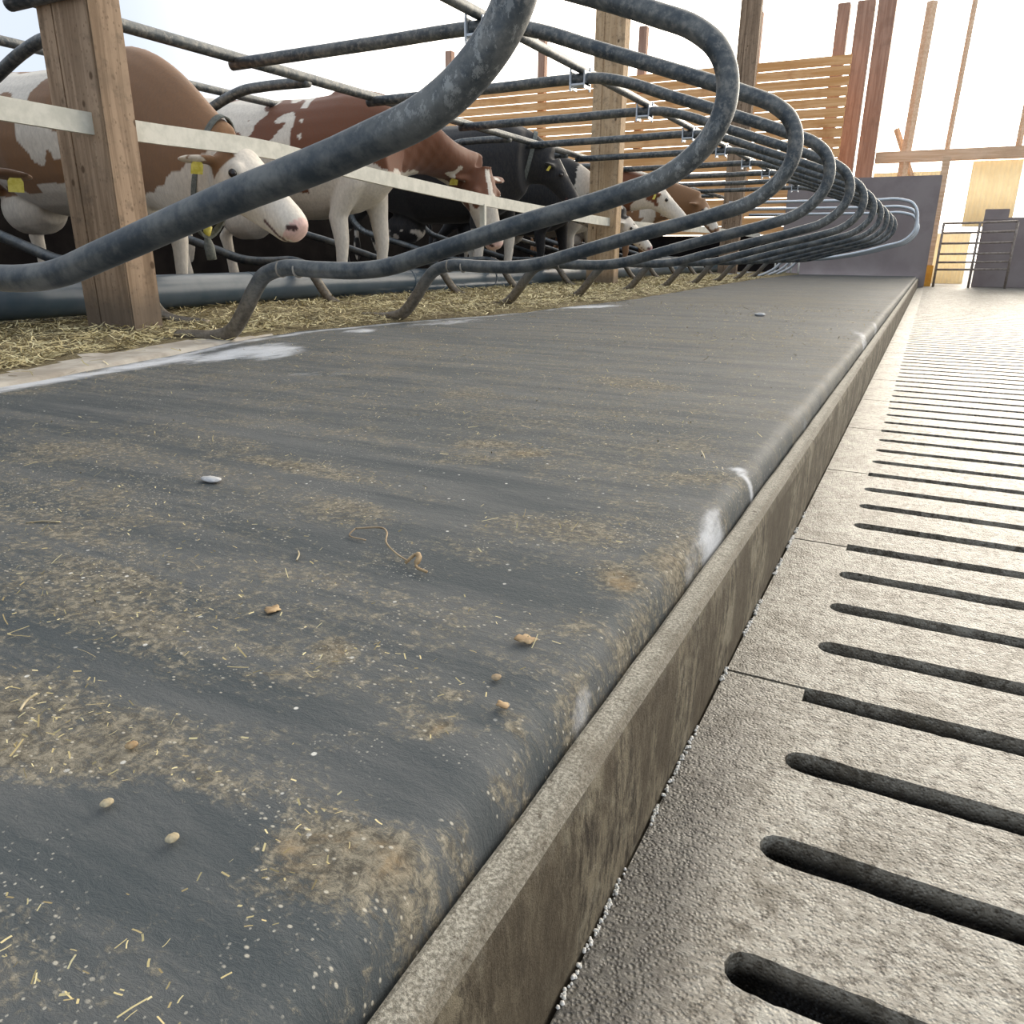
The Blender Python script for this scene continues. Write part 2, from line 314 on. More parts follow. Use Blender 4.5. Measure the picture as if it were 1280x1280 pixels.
# ================================================================ structure
SLOT0, PIT, SW = 0.669, 0.16, 0.040
XK, XS = -0.178, -0.065       # kerb face, first slot ends
def build_floor():
    mb = MB(); zt = 0.0; zb = -0.14
    def lips(n, m, xa, xb, s0, s1):
        K = 90 if (m == 0 and n < 4) else (40 if (m == 0 and n < 14) else 1)
        lo = []; hi = []
        for i in range(K+1):
            x = xa + (xb-xa)*(i/K)**1.3; w = 0 if i in (0, K) else 1
            f = lambda q: (noise.noise(Vector((x*22, n*3.1+q, 0)))*0.0022 + min(0, noise.noise(Vector((x*70, n*5.3+q, 4)))+0.15)*0.004)*w
            lo.append((x, s0 + f(0))); hi.append((x, s1 - f(9)))
        return lo, hi
    def strips(lo, hi, ya, yb):
        for i in range(len(lo)-1):
            a, c = lo[i], lo[i+1]; mb.add([(a[0], ya, zt), (c[0], ya, zt), (*c, zt), (*a, zt)], [(0, 1, 2, 3)])
            a, c = hi[i], hi[i+1]; mb.add([(*a, zt), (*c, zt), (c[0], yb, zt), (a[0], yb, zt)], [(0, 1, 2, 3)])
    Y0 = SLOT0 - 12*PIT
    for n in range(-12, 120):
        ya = SLOT0 + n*PIT - 0.06; yb = ya + PIT; s0 = SLOT0 + n*PIT; s1 = s0 + SW
        joint = (n % 4 == 2)
        x0 = XK + 0.004
        for m in range(4):
            xs = XS + m*1.62; xe = xs + 1.48; xn = XS + (m+1)*1.62 - 0.07
            if joint:
                g = 0.003 if n != 2 else 0.012; c = (s0+s1)/2 + 0.002
                if n == 2: c = s1 - 0.004; g = 0.003
                # land either side of the joint, square slot end
                for (xa, xb) in ((x0, xs), (xe, xn)):
                    for (a, b_) in ((ya, c-g), (c+g, yb)):
                        mb.add([(xa, a, zt), (xb, a, zt), (xb, b_, zt), (xa, b_, zt)], [(0, 1, 2, 3)])
                    mb.add([(xa, c-g, zt), (xb, c-g, zt), (xb, c-g, -.03), (xa, c-g, -.03), (xa, c+g, zt), (xb, c+g, zt), (xb, c+g, -.03), (xa, c+g, -.03)], [(3, 2, 1, 0), (4, 5, 6, 7), (2, 3, 7, 6)])
                lo, hi = lips(n, m, xs, xe, s0, s1)
                strips(lo, hi, ya, yb)
                hole = lo + hi[::-1]
            else:
                r = SW/2; cy = (s0+s1)/2; K = 6
                L = [(xs + r - r*math.cos(math.pi*(k/K-0.5)), cy + r*math.sin(math.pi*(k/K-0.5))) for k in range(K+1)]  # lower -> upper on the left
                R = [(xe - r + r*math.cos(math.pi*(k/K-0.5)), cy + r*math.sin(math.pi*(k/K-0.5))) for k in range(K+1)]
                xl, xr = xs + r, xe - r
                def out(k, X):  # outer polyline matched to the semicircle
                    t = k/K
                    if t < 0.25: return (xl + (X-xl)*t/0.25, ya)
                    if t > 0.75: return (xl + (X-xl)*(1-t)/0.25, yb)
                    return (X, ya + (yb-ya)*(t-0.25)/0.5)
                def outr(k, X):
                    t = k/K
                    if t < 0.25: return (xr + (X-xr)*t/0.25, ya)
                    if t > 0.75: return (xr + (X-xr)*(1-t)/0.25, yb)
                    return (X, ya + (yb-ya)*(t-0.25)/0.5)
                v = []; f = []
                for k in range(K+1):
                    v.append((*out(k, x0), zt)); v.append((*L[k], zt))
                for k in range(K):
                    f.append((2*k, 2*k+1, 2*k+3, 2*k+2)[::1])
                # corner fill
                mb.add(v, f)
                mb.add([(x0, ya, zt), (*out(1, x0), zt), (*out(2, x0), zt)], [(0, 1, 2)]); mb.add([(x0, yb, zt), (*out(4, x0), zt), (*out(5, x0), zt)], [(0, 1, 2)])
                v = []; f = []
                for k in range(K+1):
                    v.append((*outr(k, xn), zt)); v.append((*R[k], zt))
                for k in range(K): f.append((2*k, 2*k+2, 2*k+3, 2*k+1))
                mb.add(v, f)
                mb.add([(xn, ya, zt), (*outr(2, xn), zt), (*outr(1, xn), zt)], [(0, 1, 2)]); mb.add([(xn, yb, zt), (*outr(5, xn), zt), (*outr(4, xn), zt)], [(0, 1, 2)])
                lo, hi = lips(n, m, xl, xr, s0, s1)
                strips(lo, hi, ya, yb)
                hole = [L[k] for k in range(K, -1, -1)] + lo[1:-1] + [R[k] for k in range(K+1)] + hi[1:-1][::-1]
            nh = len(hole)
            cx = sum(p[0] for p in hole)/nh; cyh = (s0+s1)/2
            v = [(p[0], p[1], zt) for p in hole] + [(p[0], cyh+(p[1]-cyh)*1.35, zb) for p in hole]
            mb.add(v, [(i, i+nh, (i+1) % nh+nh, (i+1) % nh) for i in range(nh)])
            x0 = xn
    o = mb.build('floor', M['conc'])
    bm = bmesh.new(); bm.from_mesh(o.data)
    for f in bm.faces:
        if abs(f.normal.z) > 0.9 and f.normal.z < 0 and f.calc_center_median().z > -0.01: f.normal_flip()
    bm.to_mesh(o.data); bm.free()
    tag(o, kind='structure')
build_floor()
mb = MB(); mb.box(XK, 6.4, -1.4, 20, -0.75, -0.7); o = mb.build('trim_1', M['dark_floor']); tag(o, kind='structure')
# ground outside and feed alley beyond the cubicles
mb = MB(); mb.add([(-40, 20.2, -0.02), (40, 20.2, -0.02), (40, 90, -0.02), (-40, 90, -0.02)], [(0, 1, 2, 3)]); tag(mb.build('trim_2', M['yard']), kind='structure')
mb = MB(); mb.add([(-14, -3, 0.0), (-5.75, -3, 0.0), (-5.75, 20, 0.0), (-14, 20, 0.0), (-5.75, -3, .20), (-5.75, 20, .20), (-3.75, 20, .20), (-3.75, -3, .20)], [(0, 1, 2, 3), (1, 4, 5, 2), (4, 7, 6, 5)]); tag(mb.build('trim_3', M['dark_floor']), kind='structure')

# kerb
mb = MB()
ys = [-0.6]
while ys[-1] < 18.6: ys.append(ys[-1] + 0.02 + 0.02*max(0, ys[-1]))
prof = [(XK, -0.16), (XK, 0.02), (XK+0.001, 0.06), (XK, 0.11), (XK-0.001, 0.150), (XK-0.004, 0.166), (XK-0.010, 0.174), (XK-0.029, 0.1755), (XK-0.033, 0.173), (XK-0.035, 0.165), (XK-0.035, -0.16)]
V = []; F = []; n = len(prof)
for y in ys:
    for i, (x, z) in enumerate(prof):
        w = noise.noise(Vector((x*40, y*9, z*30)))*0.0022
        V.append((x + w*(1 if i < 6 else 0), y, z + (w*1.2 if 3 < i < 9 else 0)))
for j in range(len(ys)-1):
    for i in range(n-1): a = j*n+i; F.append((a, a+n, a+n+1, a+1))
F.append(tuple(range(n))); F.append(tuple(range(len(V)-1, len(V)-1-n, -1)))
mb.add(V, F); o = mb.build('concrete_kerb', M['kerb']); tag(o, 'low dirty concrete kerb between black rubber mat and slatted floor', 'kerb')

# slurry froth in the gap at the foot of the kerb
rf = random.Random(21); mb = MB()
for i in range(620):
    y = 0.35 + 1.5*rf.random()**1.3; r = rf.uniform(0.0008, 0.0026)*(0.8+0.3*y)
    if noise.noise(Vector((y*7, 0, 2))) < -0.05: continue
    c = Vector((XK + 0.003 + rf.uniform(-.001, .003), y, 0.0005 + rf.uniform(0, 0.001)))
    v = [c + Vector((math.cos(a)*math.cos(e), math.sin(a)*math.cos(e), math.sin(e)))*r for e in (0, .8) for a in (0, 1.26, 2.51, 3.77, 5.03)] + [c + Vector((0, 0, r))]
    mb.add(v, [(k, (k+1) % 5, (k+1) % 5+5, k+5) for k in range(5)] + [(k+5, (k+1) % 5+5, 10) for k in range(5)])
tag(mb.build('slurry_froth', M['froth'], None, True), 'thin line of white froth in the gap at the foot of the kerb', 'froth', kind='stuff')

# ================================================================ rubber mat
DIRT=[[-1.087,0.636,3.174,4.664,1.653,-6.019,0.35],[-0.712,0.473,4.153,5.159,2.854,-8.739,0.45],[-0.552,0.303,7.049,8.48,3.375,-16.792,0.75],[-0.272,0.297,15.719,9.781,7.108,-25.806,1.1],[-0.296,0.266,25.543,24.326,18.496,-34.731,0.6],[-0.45,0.497,39.377,33.204,15.462,-28.613,1.0],[-0.496,0.475,44.646,42.518,38.447,-71.135,0.5],[-0.946,0.977,4.946,4.264,1.54,-21.194,0.6],[-1.138,0.972,19.103,21.179,13.777,-24.515,0.7],[-0.695,0.832,11.496,8.424,2.126,-17.518,0.5],[-1.129,1.478,5.256,3.83,2.345,-12.132,0.2],[-1.042,1.769,9.538,5.597,5.16,-8.882,0.55],[-0.707,2.179,5.815,1.88,0.825,-8.613,0.55],[-0.631,1.264,18.329,9.224,13.497,-24.009,0.8],[-0.731,1.302,11.344,6.358,12.208,-21.623,0.6],[-0.69,1.17,13.075,7.673,14.472,-25.813,0.55],[-0.404,0.926,6.578,2.765,4.067,-13.212,0.45],[-0.267,0.793,28.181,5.909,-8.288,-26.686,0.95],[-0.231,0.902,15.394,8.317,24.254,-5.44,0.7],[-0.21,0.735,11.117,10.301,34.309,-2.377,0.55],[-0.287,1.264,13.254,3.346,11.175,-20.05,0.7],[-0.223,0.358,45.798,-4.055,-26.312,-57.639,0.8],[-0.292,0.439,41.74,41.346,57.442,-31.892,0.85],[-0.304,0.487,44.232,27.025,54.32,-100.932,0.8],[-0.24,0.474,77.742,11.72,-25.99,-87.117,0.9],[-0.227,0.41,57.127,66.924,85.632,-31.105,0.9],[-0.218,0.43,27.0,39.469,95.261,-16.145,0.5],[-0.456,0.444,15.012,14.036,31.569,-58.553,0.55],[-0.555,0.266,24.9,40.952,24.074,-44.912,0.7],[-0.403,0.306,19.08,15.348,7.262,-47.715,0.5],[-0.22,0.541,67.462,11.111,-6.074,-23.942,0.5],[-1.284,0.975,2.302,2.855,4.701,-8.333,0.3],[-1.781,2.476,1.1,0.783,1.439,-2.358,0.25],[-0.73,1.652,1.914,0.858,2.889,-5.039,0.2],[-0.839,0.967,28.956,24.184,16.773,-30.079,0.3],[-0.846,3.785,1.454,0.338,1.404,-2.232,0.25],[-1.1,7.283,0.986,0.155,0.382,-0.529,0.3],[-0.278,0.645,18.619,8.352,27.297,-50.383,0.45],[-0.552,0.717,16.175,12.004,12.931,-23.626,0.4]]
CLEAN=[[-0.568,1.039,7.604,3.762,0.697,-11.249,0.6],[-0.419,0.247,6.728,8.514,12.596,-28.257,0.9],[-0.287,0.378,13.288,7.753,7.184,-24.569,0.8],[-0.981,0.945,2.758,2.4,-7.419,-58.042,0.8],[-1.04,1.112,2.394,1.954,-5.556,-44.253,0.7],[-0.837,0.546,6.276,7.298,2.881,-79.115,0.6],[-0.569,0.739,6.159,3.754,-2.943,-55.745,0.5],[-0.718,0.388,10.38,11.281,-6.252,-109.468,0.6],[-0.484,0.378,10.046,9.384,15.786,-71.238,0.8],[-0.378,0.415,17.363,13.389,16.485,-41.85,0.5],[-1.792,1.155,2.043,2.996,3.469,-6.02,0.4],[-0.383,0.7,6.501,3.256,7.488,-24.818,0.35],[-2.335,1.997,1.308,1.513,4.321,-1.955,0.3],[-0.563,0.885,18.34,11.506,7.625,-13.821,0.4],[-0.422,0.199,7.921,12.404,24.766,-46.506,0.6]]
LIME=[[-2.228,1.353,3.441,5.597,14.285,-0.071,1.0],[-2.303,1.765,2.985,3.927,13.738,2.457,0.9],[-2.272,2.09,3.884,4.289,10.541,1.589,0.9],[-2.212,2.213,5.355,5.304,3.681,-2.359,0.9],[-2.403,3.03,9.315,7.386,8.054,-4.213,0.8],[-2.315,3.677,3.817,2.427,9.622,-3.178,0.6],[-2.154,5.398,3.958,1.607,7.397,-3.001,0.9],[-1.636,1.846,5.189,4.502,7.738,-13.076,0.3],[-0.224,1.333,27.655,2.927,-39.836,-52.871,1.0],[-0.217,1.056,18.791,13.639,42.047,-0.296,0.75],[-0.214,0.933,30.031,24.912,46.549,-0.484,0.4],[-0.201,1.381,76.509,-1.152,-24.526,-12.964,0.6],[-0.195,1.936,43.194,12.413,35.874,-2.389,0.8],[-0.212,3.969,9.906,0.178,-26.623,-6.19,0.6],[-0.193,4.697,13.903,0.159,-38.697,-7.373,0.6],[-0.215,0.556,96.782,24.875,0.404,-30.198,0.6],[-1.02,0.861,33.144,36.937,25.457,-45.665,0.4],[-0.161,1.345,82.083,-2.315,-19.317,-10.506,0.35]]

def field(L, X, Y):
    r = np.zeros_like(X)
    for cx, cy, a, b, c, d, s in L:
        u = a*(X-cx) + b*(Y-cy); v = c*(X-cx) + d*(Y-cy); q = u*u+v*v
        r = np.maximum(r, s*np.exp(-np.power(np.maximum(q, 1e-9), 1.6)*0.8))
    return r
xs = list(np.concatenate([[-0.2145, -0.2148, -0.2160, -0.2185, -0.2225, -0.2280, -0.2355, -0.2440, -0.2530], np.arange(-0.262, -1.3, -0.011), np.arange(-1.3, -2.96, -0.03)]))
zs = [0.06, 0.158, 0.174, 0.188, 0.1990, 0.2065, 0.2115, 0.2140, 0.2148] + [0.215]*(len(xs)-9)
ys = [-0.35]
while ys[-1] < 17.8: ys.append(ys[-1] + 0.007 + 0.016*max(0, ys[-1]))
X, Y = np.meshgrid(np.array(xs), np.array(ys)); Z = np.tile(np.array(zs), (len(ys), 1))
Zn = np.zeros_like(Z)
for j in range(len(ys)):
    for i in range(len(xs)):
        x = xs[i]; y = ys[j]
        edge = max(0, 1-(-0.21-x)/0.14) if i > 1 else 0
        e = noise.noise(Vector((x*1.2, y*0.9, 0)))*0.006 + noise.noise(Vector((x*0.7, y*3.1, 5)))*0.004
        e += edge*noise.noise(Vector((x*3, y*6.0, 9)))*0.007
        Zn[j, i] = e if i > 1 else 0
Z = Z + Zn - 0.0
Vt = np.stack([X, Y, Z], -1).reshape(-1, 3)
nx = len(xs); F = [(j*nx+i, j*nx+i+1, (j+1)*nx+i+1, (j+1)*nx+i) for j in range(len(ys)-1) for i in range(nx-1)]
F = [f[::-1] for f in F]
mat_o = mesh_obj('rubber_mat', Vt.tolist(), F, M['rubber'], None, True)
me = mat_o.data
if me.polygons[len(me.polygons)//2].normal.z < 0: me.flip_normals()
for nm, L in (('dirt', DIRT), ('clean', CLEAN), ('lime', LIME)):
    a = me.attributes.new(nm, 'FLOAT', 'POINT'); fl = field(L, X, Y).reshape(-1)
    if nm == 'dirt': fl = np.maximum(fl, 0.12)
    a.data.foreach_set('value', fl.astype(np.float32))
tag(mat_o, 'long black rubber lying mat smeared with manure along the concrete kerb', 'mat')

# ================================================================ straw bed
EDGE = [(-1.5, -1.95), (0.6, -2.05), (1.19, -2.18), (1.5, -2.28), (1.85, -2.37), (2.3, -2.5), (2.8, -2.60), (3.5, -2.53), (4.0, -2.40), (4.8, -2.28), (6.8, -2.22), (10, -2.35), (14, -2.5), (18, -2.4)]
def edge_x(y):
    for (a, xa), (b, xb) in zip(EDGE, EDGE[1:]):
        if a <= y <= b: return xa + (xb-xa)*(y-a)/(b-a)
    return -2.4
ex = np.interp(np.array(ys), [a for a, _ in EDGE], [c for _, c in EDGE])[:, None]
lm_ = field(LIME, X, Y); dd = np.abs(X - ex - 0.02 - 0.01*np.sin(Y*5)); lm_ = np.maximum(lm_, np.exp(-(dd/0.035)**2)*np.clip(1.1 - 0.12*Y, 0.35, 1))
me.attributes['lime'].data.foreach_set('value', lm_.reshape(-1).astype(np.float32))
def bed_z(x, y):
    d = edge_x(y) - x
    strip = 0.22 if y < 2.2 else max(0.03, 0.28 - (y-2.2)*0.35)
    h = 0.222 + 0.03*min(1, max(0, (d-strip)/0.3)) + 0.004*min(1, max(0, d/0.05))
    if y < 3.4: h -= 0.03*min(1, max(0, (d-strip)/0.2))*min(1, (3.4-y)/0.8)
    if d > strip: h += (noise.noise(Vector((x*5, y*5, 1)))*0.014 + noise.noise(Vector((x*17, y*17, 1)))*0.006)
    return h
bx = list(np.concatenate([np.arange(0, 0.6, 0.03), np.arange(0.6, 1.5, 0.06)])); by = [-1.4]
while by[-1] < 18.2: by.append(by[-1] + 0.035 + 0.012*max(0, by[-1]))
V = []; 
by = [q for q in by if q < 17.95]
for y in by:
    e = edge_x(y) + noise.noise(Vector((y*4, 0, 3)))*0.03
    for i, d in enumerate(bx):
        x = e - d; V.append((x, y, bed_z(x, y) if i else 0.19))
n = len(bx); F = [(j*n+i, (j+1)*n+i, (j+1)*n+i+1, j*n+i+1) for j in range(len(by)-1) for i in range(n-1)]
bed = mesh_obj('straw_bed', V, F, M['straw'], None, True); 
if bed.data.polygons[5].normal.z < 0: bed.data.flip_normals()
bed.data.materials.append(M['lime_conc'])
for p in bed.data.polygons:
    c = p.center; d = edge_x(c.y) - c.x
    strip = (0.20 if c.y < 2.2 else 0.20 - (c.y-2.2)*0.35) + noise.noise(Vector((c.x*3, c.y*3, 0)))*0.06
    if d < strip: p.material_index = 1
tag(bed, 'trampled straw bedding strip behind the rubber mat under the dividers', 'straw', kind='stuff')
def blades(name, pts, lab, cat, seed, shade=(0, 1)):
    rnd = random.Random(seed); V = []; F = []; sh = []
    for (x, y, z, L, w) in pts:
        a = rnd.uniform(0, 2*math.pi); el = rnd.gauss(0.0, 0.28); r = rnd.uniform(-1, 1)*0.5
        d = Vector((math.cos(a)*math.cos(el), math.sin(a)*math.cos(el), math.sin(el)))
        s = Vector((-math.sin(a), math.cos(a), 0.5*rnd.uniform(-1, 1)))*w/2
        p = Vector((x, y, z)); m = p + Vector((-d.y, d.x, 0.3))*L*0.12*r
        n = len(V)
        zz = z
        for q in (p - d*L/2, m, p + d*L/2):
            q = Vector((q.x, q.y, max(q.z, zz-0.004))); V.append(q - s); V.append(q + s)
        F += [(n, n+1, n+3, n+2), (n+2, n+3, n+5, n+4)]; c = rnd.random(); sh += [shade[0]+(shade[1]-shade[0])*c]*6
    o = mesh_obj(name, V, F, M['blade']); a = o.data.attributes.new('shade', 'FLOAT', 'POINT'); a.data.foreach_set('value', sh)
    return tag(o, lab, cat, kind='stuff')
rnd = random.Random(3); pts = []
while len(pts) < 30000:
    y = 0.9 + 13*rnd.random()**1.9; d = rnd.uniform(-0.02, 1.75) if rnd.random() < 0.8 else rnd.uniform(0, 0.5); x = edge_x(y) - d
    strip = 0.26 if y < 2.2 else max(0.0, 0.26 - (y-2.2)*0.4)
    if d < strip + noise.noise(Vector((x*3, y*3, 0)))*0.08 and rnd.random() > 0.04: continue
    pts.append((x, y, bed_z(x, y) + rnd.uniform(0.002, 0.022), rnd.uniform(0.025, 0.085), rnd.uniform(0.0018, 0.0038)*(1+y*0.12)))
blades('loose_straw', pts, 'loose pale straw blades scattered over the bedding strip', 'straw', 5)
pts = []
fx = lambda x, y: float(field(DIRT, np.array([x]), np.array([y]))[0]) - float(field(CLEAN, np.array([x]), np.array([y]))[0])
while len(pts) < 5200:
    y = 0.15 + 6*rnd.random()**2.4; x = -0.26 - 2.2*rnd.random()
    if x < edge_x(y) + 0.02: continue
    if rnd.random() > 0.25 + fx(x, y): continue
    L = rnd.uniform(0.002, 0.007) if rnd.random() < 0.95 else rnd.uniform(0.009, 0.022)
    pts.append((x, y, 0.221, L*(1+y*0.25), rnd.uniform(0.0005, 0.0013)*(1+y*0.35)))
blades('straw_crumbs', pts, 'tiny straw and chaff crumbs strewn over the black rubber mat', 'straw crumbs', 11, (0.05, 0.8))

# small countable things on the mat
def ground(x, y): return 0.2165
t = empty('dry_twig', (-0.56, 0.73, ground(0, 0))); tag(t, 'bent dry twig with a curled seed head lying on the black mat', 'twig')
def rel(pts): return [(x+0.56, y-0.73, z) for x, y, z in pts]
mb = MB(); mb.tube(spline(rel([(-0.635, 0.765, 0.006), (-0.60, 0.775, 0.010), (-0.575, 0.755, 0.013), (-0.562, 0.735, 0.010), (-0.535, 0.718, 0.006), (-0.505, 0.700, 0.008)])), 0.0013, 6); mb.build('stem', M['twig'], t, True)
mb = MB(); mb.tube(spline(rel([(-0.635, 0.765, 0.006), (-0.632, 0.748, 0.003), (-0.60, 0.742, 0.003)])), 0.0010, 6); mb.build('side_stem', M['twig'], t, True)
mb = MB(); mb.tube(spline(rel([(-0.508, 0.700, 0.004), (-0.500, 0.712, 0.013), (-0.490, 0.704, 0.014), (-0.488, 0.694, 0.007), (-0.470, 0.690, 0.004)])), [0.002]*8 + [0.0035]*9 + [0.0018]*8, 6); mb.build('seed_head', M['leaf'], t, True)
def leaf(name, x, y, s, ang, lab, mat='leaf', cat='leaf'):
    V = []; F = []; N = 9
    for i in range(N):
        u = i/(N-1); w = (math.sin(math.pi*min(1, u*1.05))**0.8*0.34 + 0.02)*(0.65 + 0.35*((i*7) % 3 > 0))
        for k in (-1, 0, 1): V.append(((u-0.5)*s, k*w*s, 0.0015 + (k+1)*0.10*w*s + 0.05*s*math.sin(u*5+1)))
    for i in range(N-1):
        for k in range(2): a = i*3+k; F.append((a, a+1, a+4, a+3))
    o = mesh_obj(name, V, F, M[mat], None, True); o.location = (x, y, ground(x, y)); o.rotation_euler = (0, 0, ang)
    md = o.modifiers.new('t', 'SOLIDIFY'); md.thickness = 0.0008
    return tag(o, lab, cat)
leaf('dry_leaf', -0.295, 0.601, 0.024, 0.6, 'small curled tan leaf on the mat, the one nearer the kerb')
leaf('dry_leaf', -0.560, 0.533, 0.024, 1.9, 'small tan leaf on the mat left of middle, far from the kerb')
leaf('dry_leaf', -0.261, 0.489, 0.016, 2.5, 'tiny brown leaf scrap beside a whitish smear close to the kerb')
def blob(name, x, y, r, lab, mat, cat, sq=(1, 1, .5)):
    bm = bmesh.new(); bmesh.ops.create_icosphere(bm, subdivisions=3, radius=r)
    for v in bm.verts:
        k = 1 + 0.25*noise.noise(v.co*(1.8/r)); v.co = Vector((v.co.x*sq[0]*k, v.co.y*sq[1]*k, v.co.z*sq[2]*k))
    me = bpy.data.meshes.new(name); bm.to_mesh(me); bm.free(); me.polygons.foreach_set('use_smooth', [True]*len(me.polygons)); me.materials.append(M[mat])
    o = bpy.data.objects.new(name, me); COL.objects.link(o); o.location = (x, y, ground(x, y) + r*sq[2]*0.6); return tag(o, lab, cat)
blob('feed_pellet', -0.443, 0.256, 0.0042, 'pale feed crumb on clean dark rubber, the left one of two', 'grain', 'feed crumb')
blob('feed_pellet', -0.376, 0.254, 0.0042, 'pale feed crumb on clean dark rubber, the right one of two', 'grain', 'feed crumb')
blob('feed_pellet', -0.485, 0.307, 0.0045, 'brownish feed crumb lying on the tan manure smear at left', 'leaf', 'feed crumb')
blob('feed_pellet', -0.287, 0.526, 0.0045, 'dark oval seed just below the tan leaf near the kerb', 'twig', 'seed')
blob('pebble', -0.999, 0.847, 0.013, 'flat whitish pebble on the mat at left, beyond the twig', 'pebble', 'pebble', (1.6, 0.8, .35))
blob('pebble', -0.911, 5.149, 0.03, 'pale lump far back on the mat, away from other debris', 'pebble', 'pebble', (1.2, 0.8, .4))
def strand(x, y, L, a, lab, h=0.003):
    mb = MB(); d = Vector((math.cos(a), math.sin(a), 0))*L/2; nrm = Vector((-math.sin(a), math.cos(a), 0))
    mb.tube(spline([-d + Vector((0, 0, 0.002)), nrm*L*0.06 + Vector((0, 0, h)), d + Vector((0, 0, 0.002))]), 0.0011, 6)
    o = mb.build('straw_stalk', M['grain'], None, True); o.location = (x, y, ground(x, y)); return tag(o, lab, 'straw stalk')
strand(-0.642, 0.660, 0.030, -0.9, 'short bent straw stalk on the mat left of the twig')
strand(-0.611, 0.305, 0.026, 2.1, 'straw stalk pointing upright on the tan smear at left frame edge')
strand(-1.034, 0.585, 0.045, 0.55, 'single straw stalk at far left on brown smeared rubber')

# ================================================================ cubicle dividers
PR = [(-2.86, .222), (-2.75, .226), (-2.64, .232), (-2.545, .258), (-2.455, .346), (-2.388, .43), (-2.335, .483), (-2.25, .512), (-2.05, .513), (-1.86, .513), (-1.73, .527), (-1.58, .565), (-1.20, .665), (-0.85, .750), (-0.735, .786), (-0.655, .835), (-0.597, .897), (-0.569, .965), (-0.570, 1.040), (-0.603, 1.108), (-0.665, 1.158), (-0.78, 1.206), (-1.1, 1.318), (-1.45, 1.434), (-1.80, 1.548), (-1.92, 1.572), (-2.05, 1.578), (-2.6, 1.574), (-3.64, 1.566)]
RT = 0.031
def tube_mesh(profile, mirror=None):
    pts = [((x if mirror is None else 2*mirror - x), 0, z) for x, z in profile]
    mb = MB(); mb.tube(spline(pts, 5), RT, 16); me = bpy.data.meshes.new('tube'); me.from_pydata(mb.v, [], mb.f); me.update()
    me.polygons.foreach_set('use_smooth', [True]*len(me.polygons)); me.materials.append(M['tube']); return me
def child(name, me, parent):
    o = bpy.data.objects.new(name, me); COL.objects.link(o); o.parent = parent; return o
def mk(fn, mat, smooth=True):
    mb = MB(); fn(mb); me = bpy.data.meshes.new('part'); me.from_pydata(mb.v, [], mb.f); me.update()
    if smooth: me.polygons.foreach_set('use_smooth', [True]*len(me.polygons))
    me.materials.append(M[mat]); return me
near_me = tube_mesh(PR); far_me = tube_mesh(PR[:-2] + [(-2.46, 1.575)], mirror=-3.03)
band_me = [mk(lambda mb, x=x: mb.tube([(x-0.004, 0, .513), (x+0.004, 0, .513)], RT+0.0012, 16), 'lime_conc') for x in (-2.235, -2.15)]
def bracket(mb, c=-2.05):
    mb.box(c-0.05, c+0.05, -0.045, 0.045, 1.538, 1.5485); mb.box(c-0.05, c-0.042, -0.05, 0.05, 1.52, 1.615); mb.box(c+0.042, c+0.05, -0.05, 0.05, 1.52, 1.615)
    mb.tube([(c-0.046, -0.04, 1.51), (c-0.046, -0.04, 1.64)], 0.006, 6); mb.tube([(c+0.046, 0.04, 1.51), (c+0.046, 0.04, 1.64)], 0.006, 6)
brk_me = mk(bracket, 'galv', False)
ORD = ['nearest', 'second', 'third', 'fourth', 'fifth', 'sixth', 'seventh', 'eighth', 'ninth', 'tenth', 'eleventh', 'twelfth']
Y1, DS = 2.348, 1.226
for k in range(11):
    t = empty('cubicle_divider', (0, Y1 + (k-1)*DS, 0))
    lab = 'bent grey steel stall divider arching over the mat, ' + (ORD[k] + ' from the viewer' if k else 'nearest one, crossing the top left')
    tag(t, lab, 'stall divider', 'bent tube dividers on the mat side')
    child('bent_tube', near_me, t)
    for bm_ in band_me: child('weld_mark', bm_, t)
    child('rail_clamp', brk_me, t)
for k, yy in enumerate((1.72, 2.80, 4.15, 5.75, 6.85, 8.15, 9.31, 10.35, 11.35, 12.4, 13.5, 14.6)):
    t = empty('cubicle_divider', (0, yy, 0))
    tag(t, 'dark tube divider of the opposite stall row, %s from the viewer' % ORD[k], 'stall divider', 'bent tube dividers of the opposite row')
    child('bent_tube', far_me, t)
# bright galvanised dividers at the far end
for i, (y, zt) in enumerate(((14.7, 1.45), (15.6, 1.385), (16.5, 1.33))):
    P = [(-3.34, .25), (-2.66, .25), (-2.45, .36), (-2.30, .50), (-1.9, .52), (-0.75, .74), (-.42, .86), (-.33, .98), (-.315, 1.1), (-.34, zt-.16), (-.42, zt-.05), (-.56, zt), (-1.0, zt+.005), (-3.34, zt+.01)]
    mb = MB(); mb.tube(spline([(x, 0, z) for x, z in P], 5), 0.026, 10); o = mb.build('cubicle_divider', M['galv'], None, True); o.location = (0, y, 0)
    tag(o, 'shiny galvanised stall divider at far end by dark wall, ' + ('front', 'middle', 'rearmost')[i] + ' of three', 'stall divider', 'shiny dividers at the far end')
# neck rails and carriers running along the row
def long_tube(name, x, z, y0, y1, r, mat, lab, cat):
    mb = MB(); mb.tube([(x, y0 + (y1-y0)*i/20, z) for i in range(21)], r, 14); return tag(mb.build(name, M[mat], None, True), lab, cat)
long_tube('neck_rail', -2.05, 1.547+0.062+0.025, 1.0, 14.4, 0.026, 'tube', 'long grey neck rail clamped on top of the mat side dividers', 'rail')
long_tube('neck_rail', -3.62, 1.60, 0.6, 17.4, 0.03, 'tube', 'long dark carrier rail beside the posts above the cows heads', 'rail')
long_tube('neck_rail', -4.6, 1.635, 0.6, 17.4, 0.026, 'tube', 'long dark neck rail above the backs of the opposite row cows', 'rail')

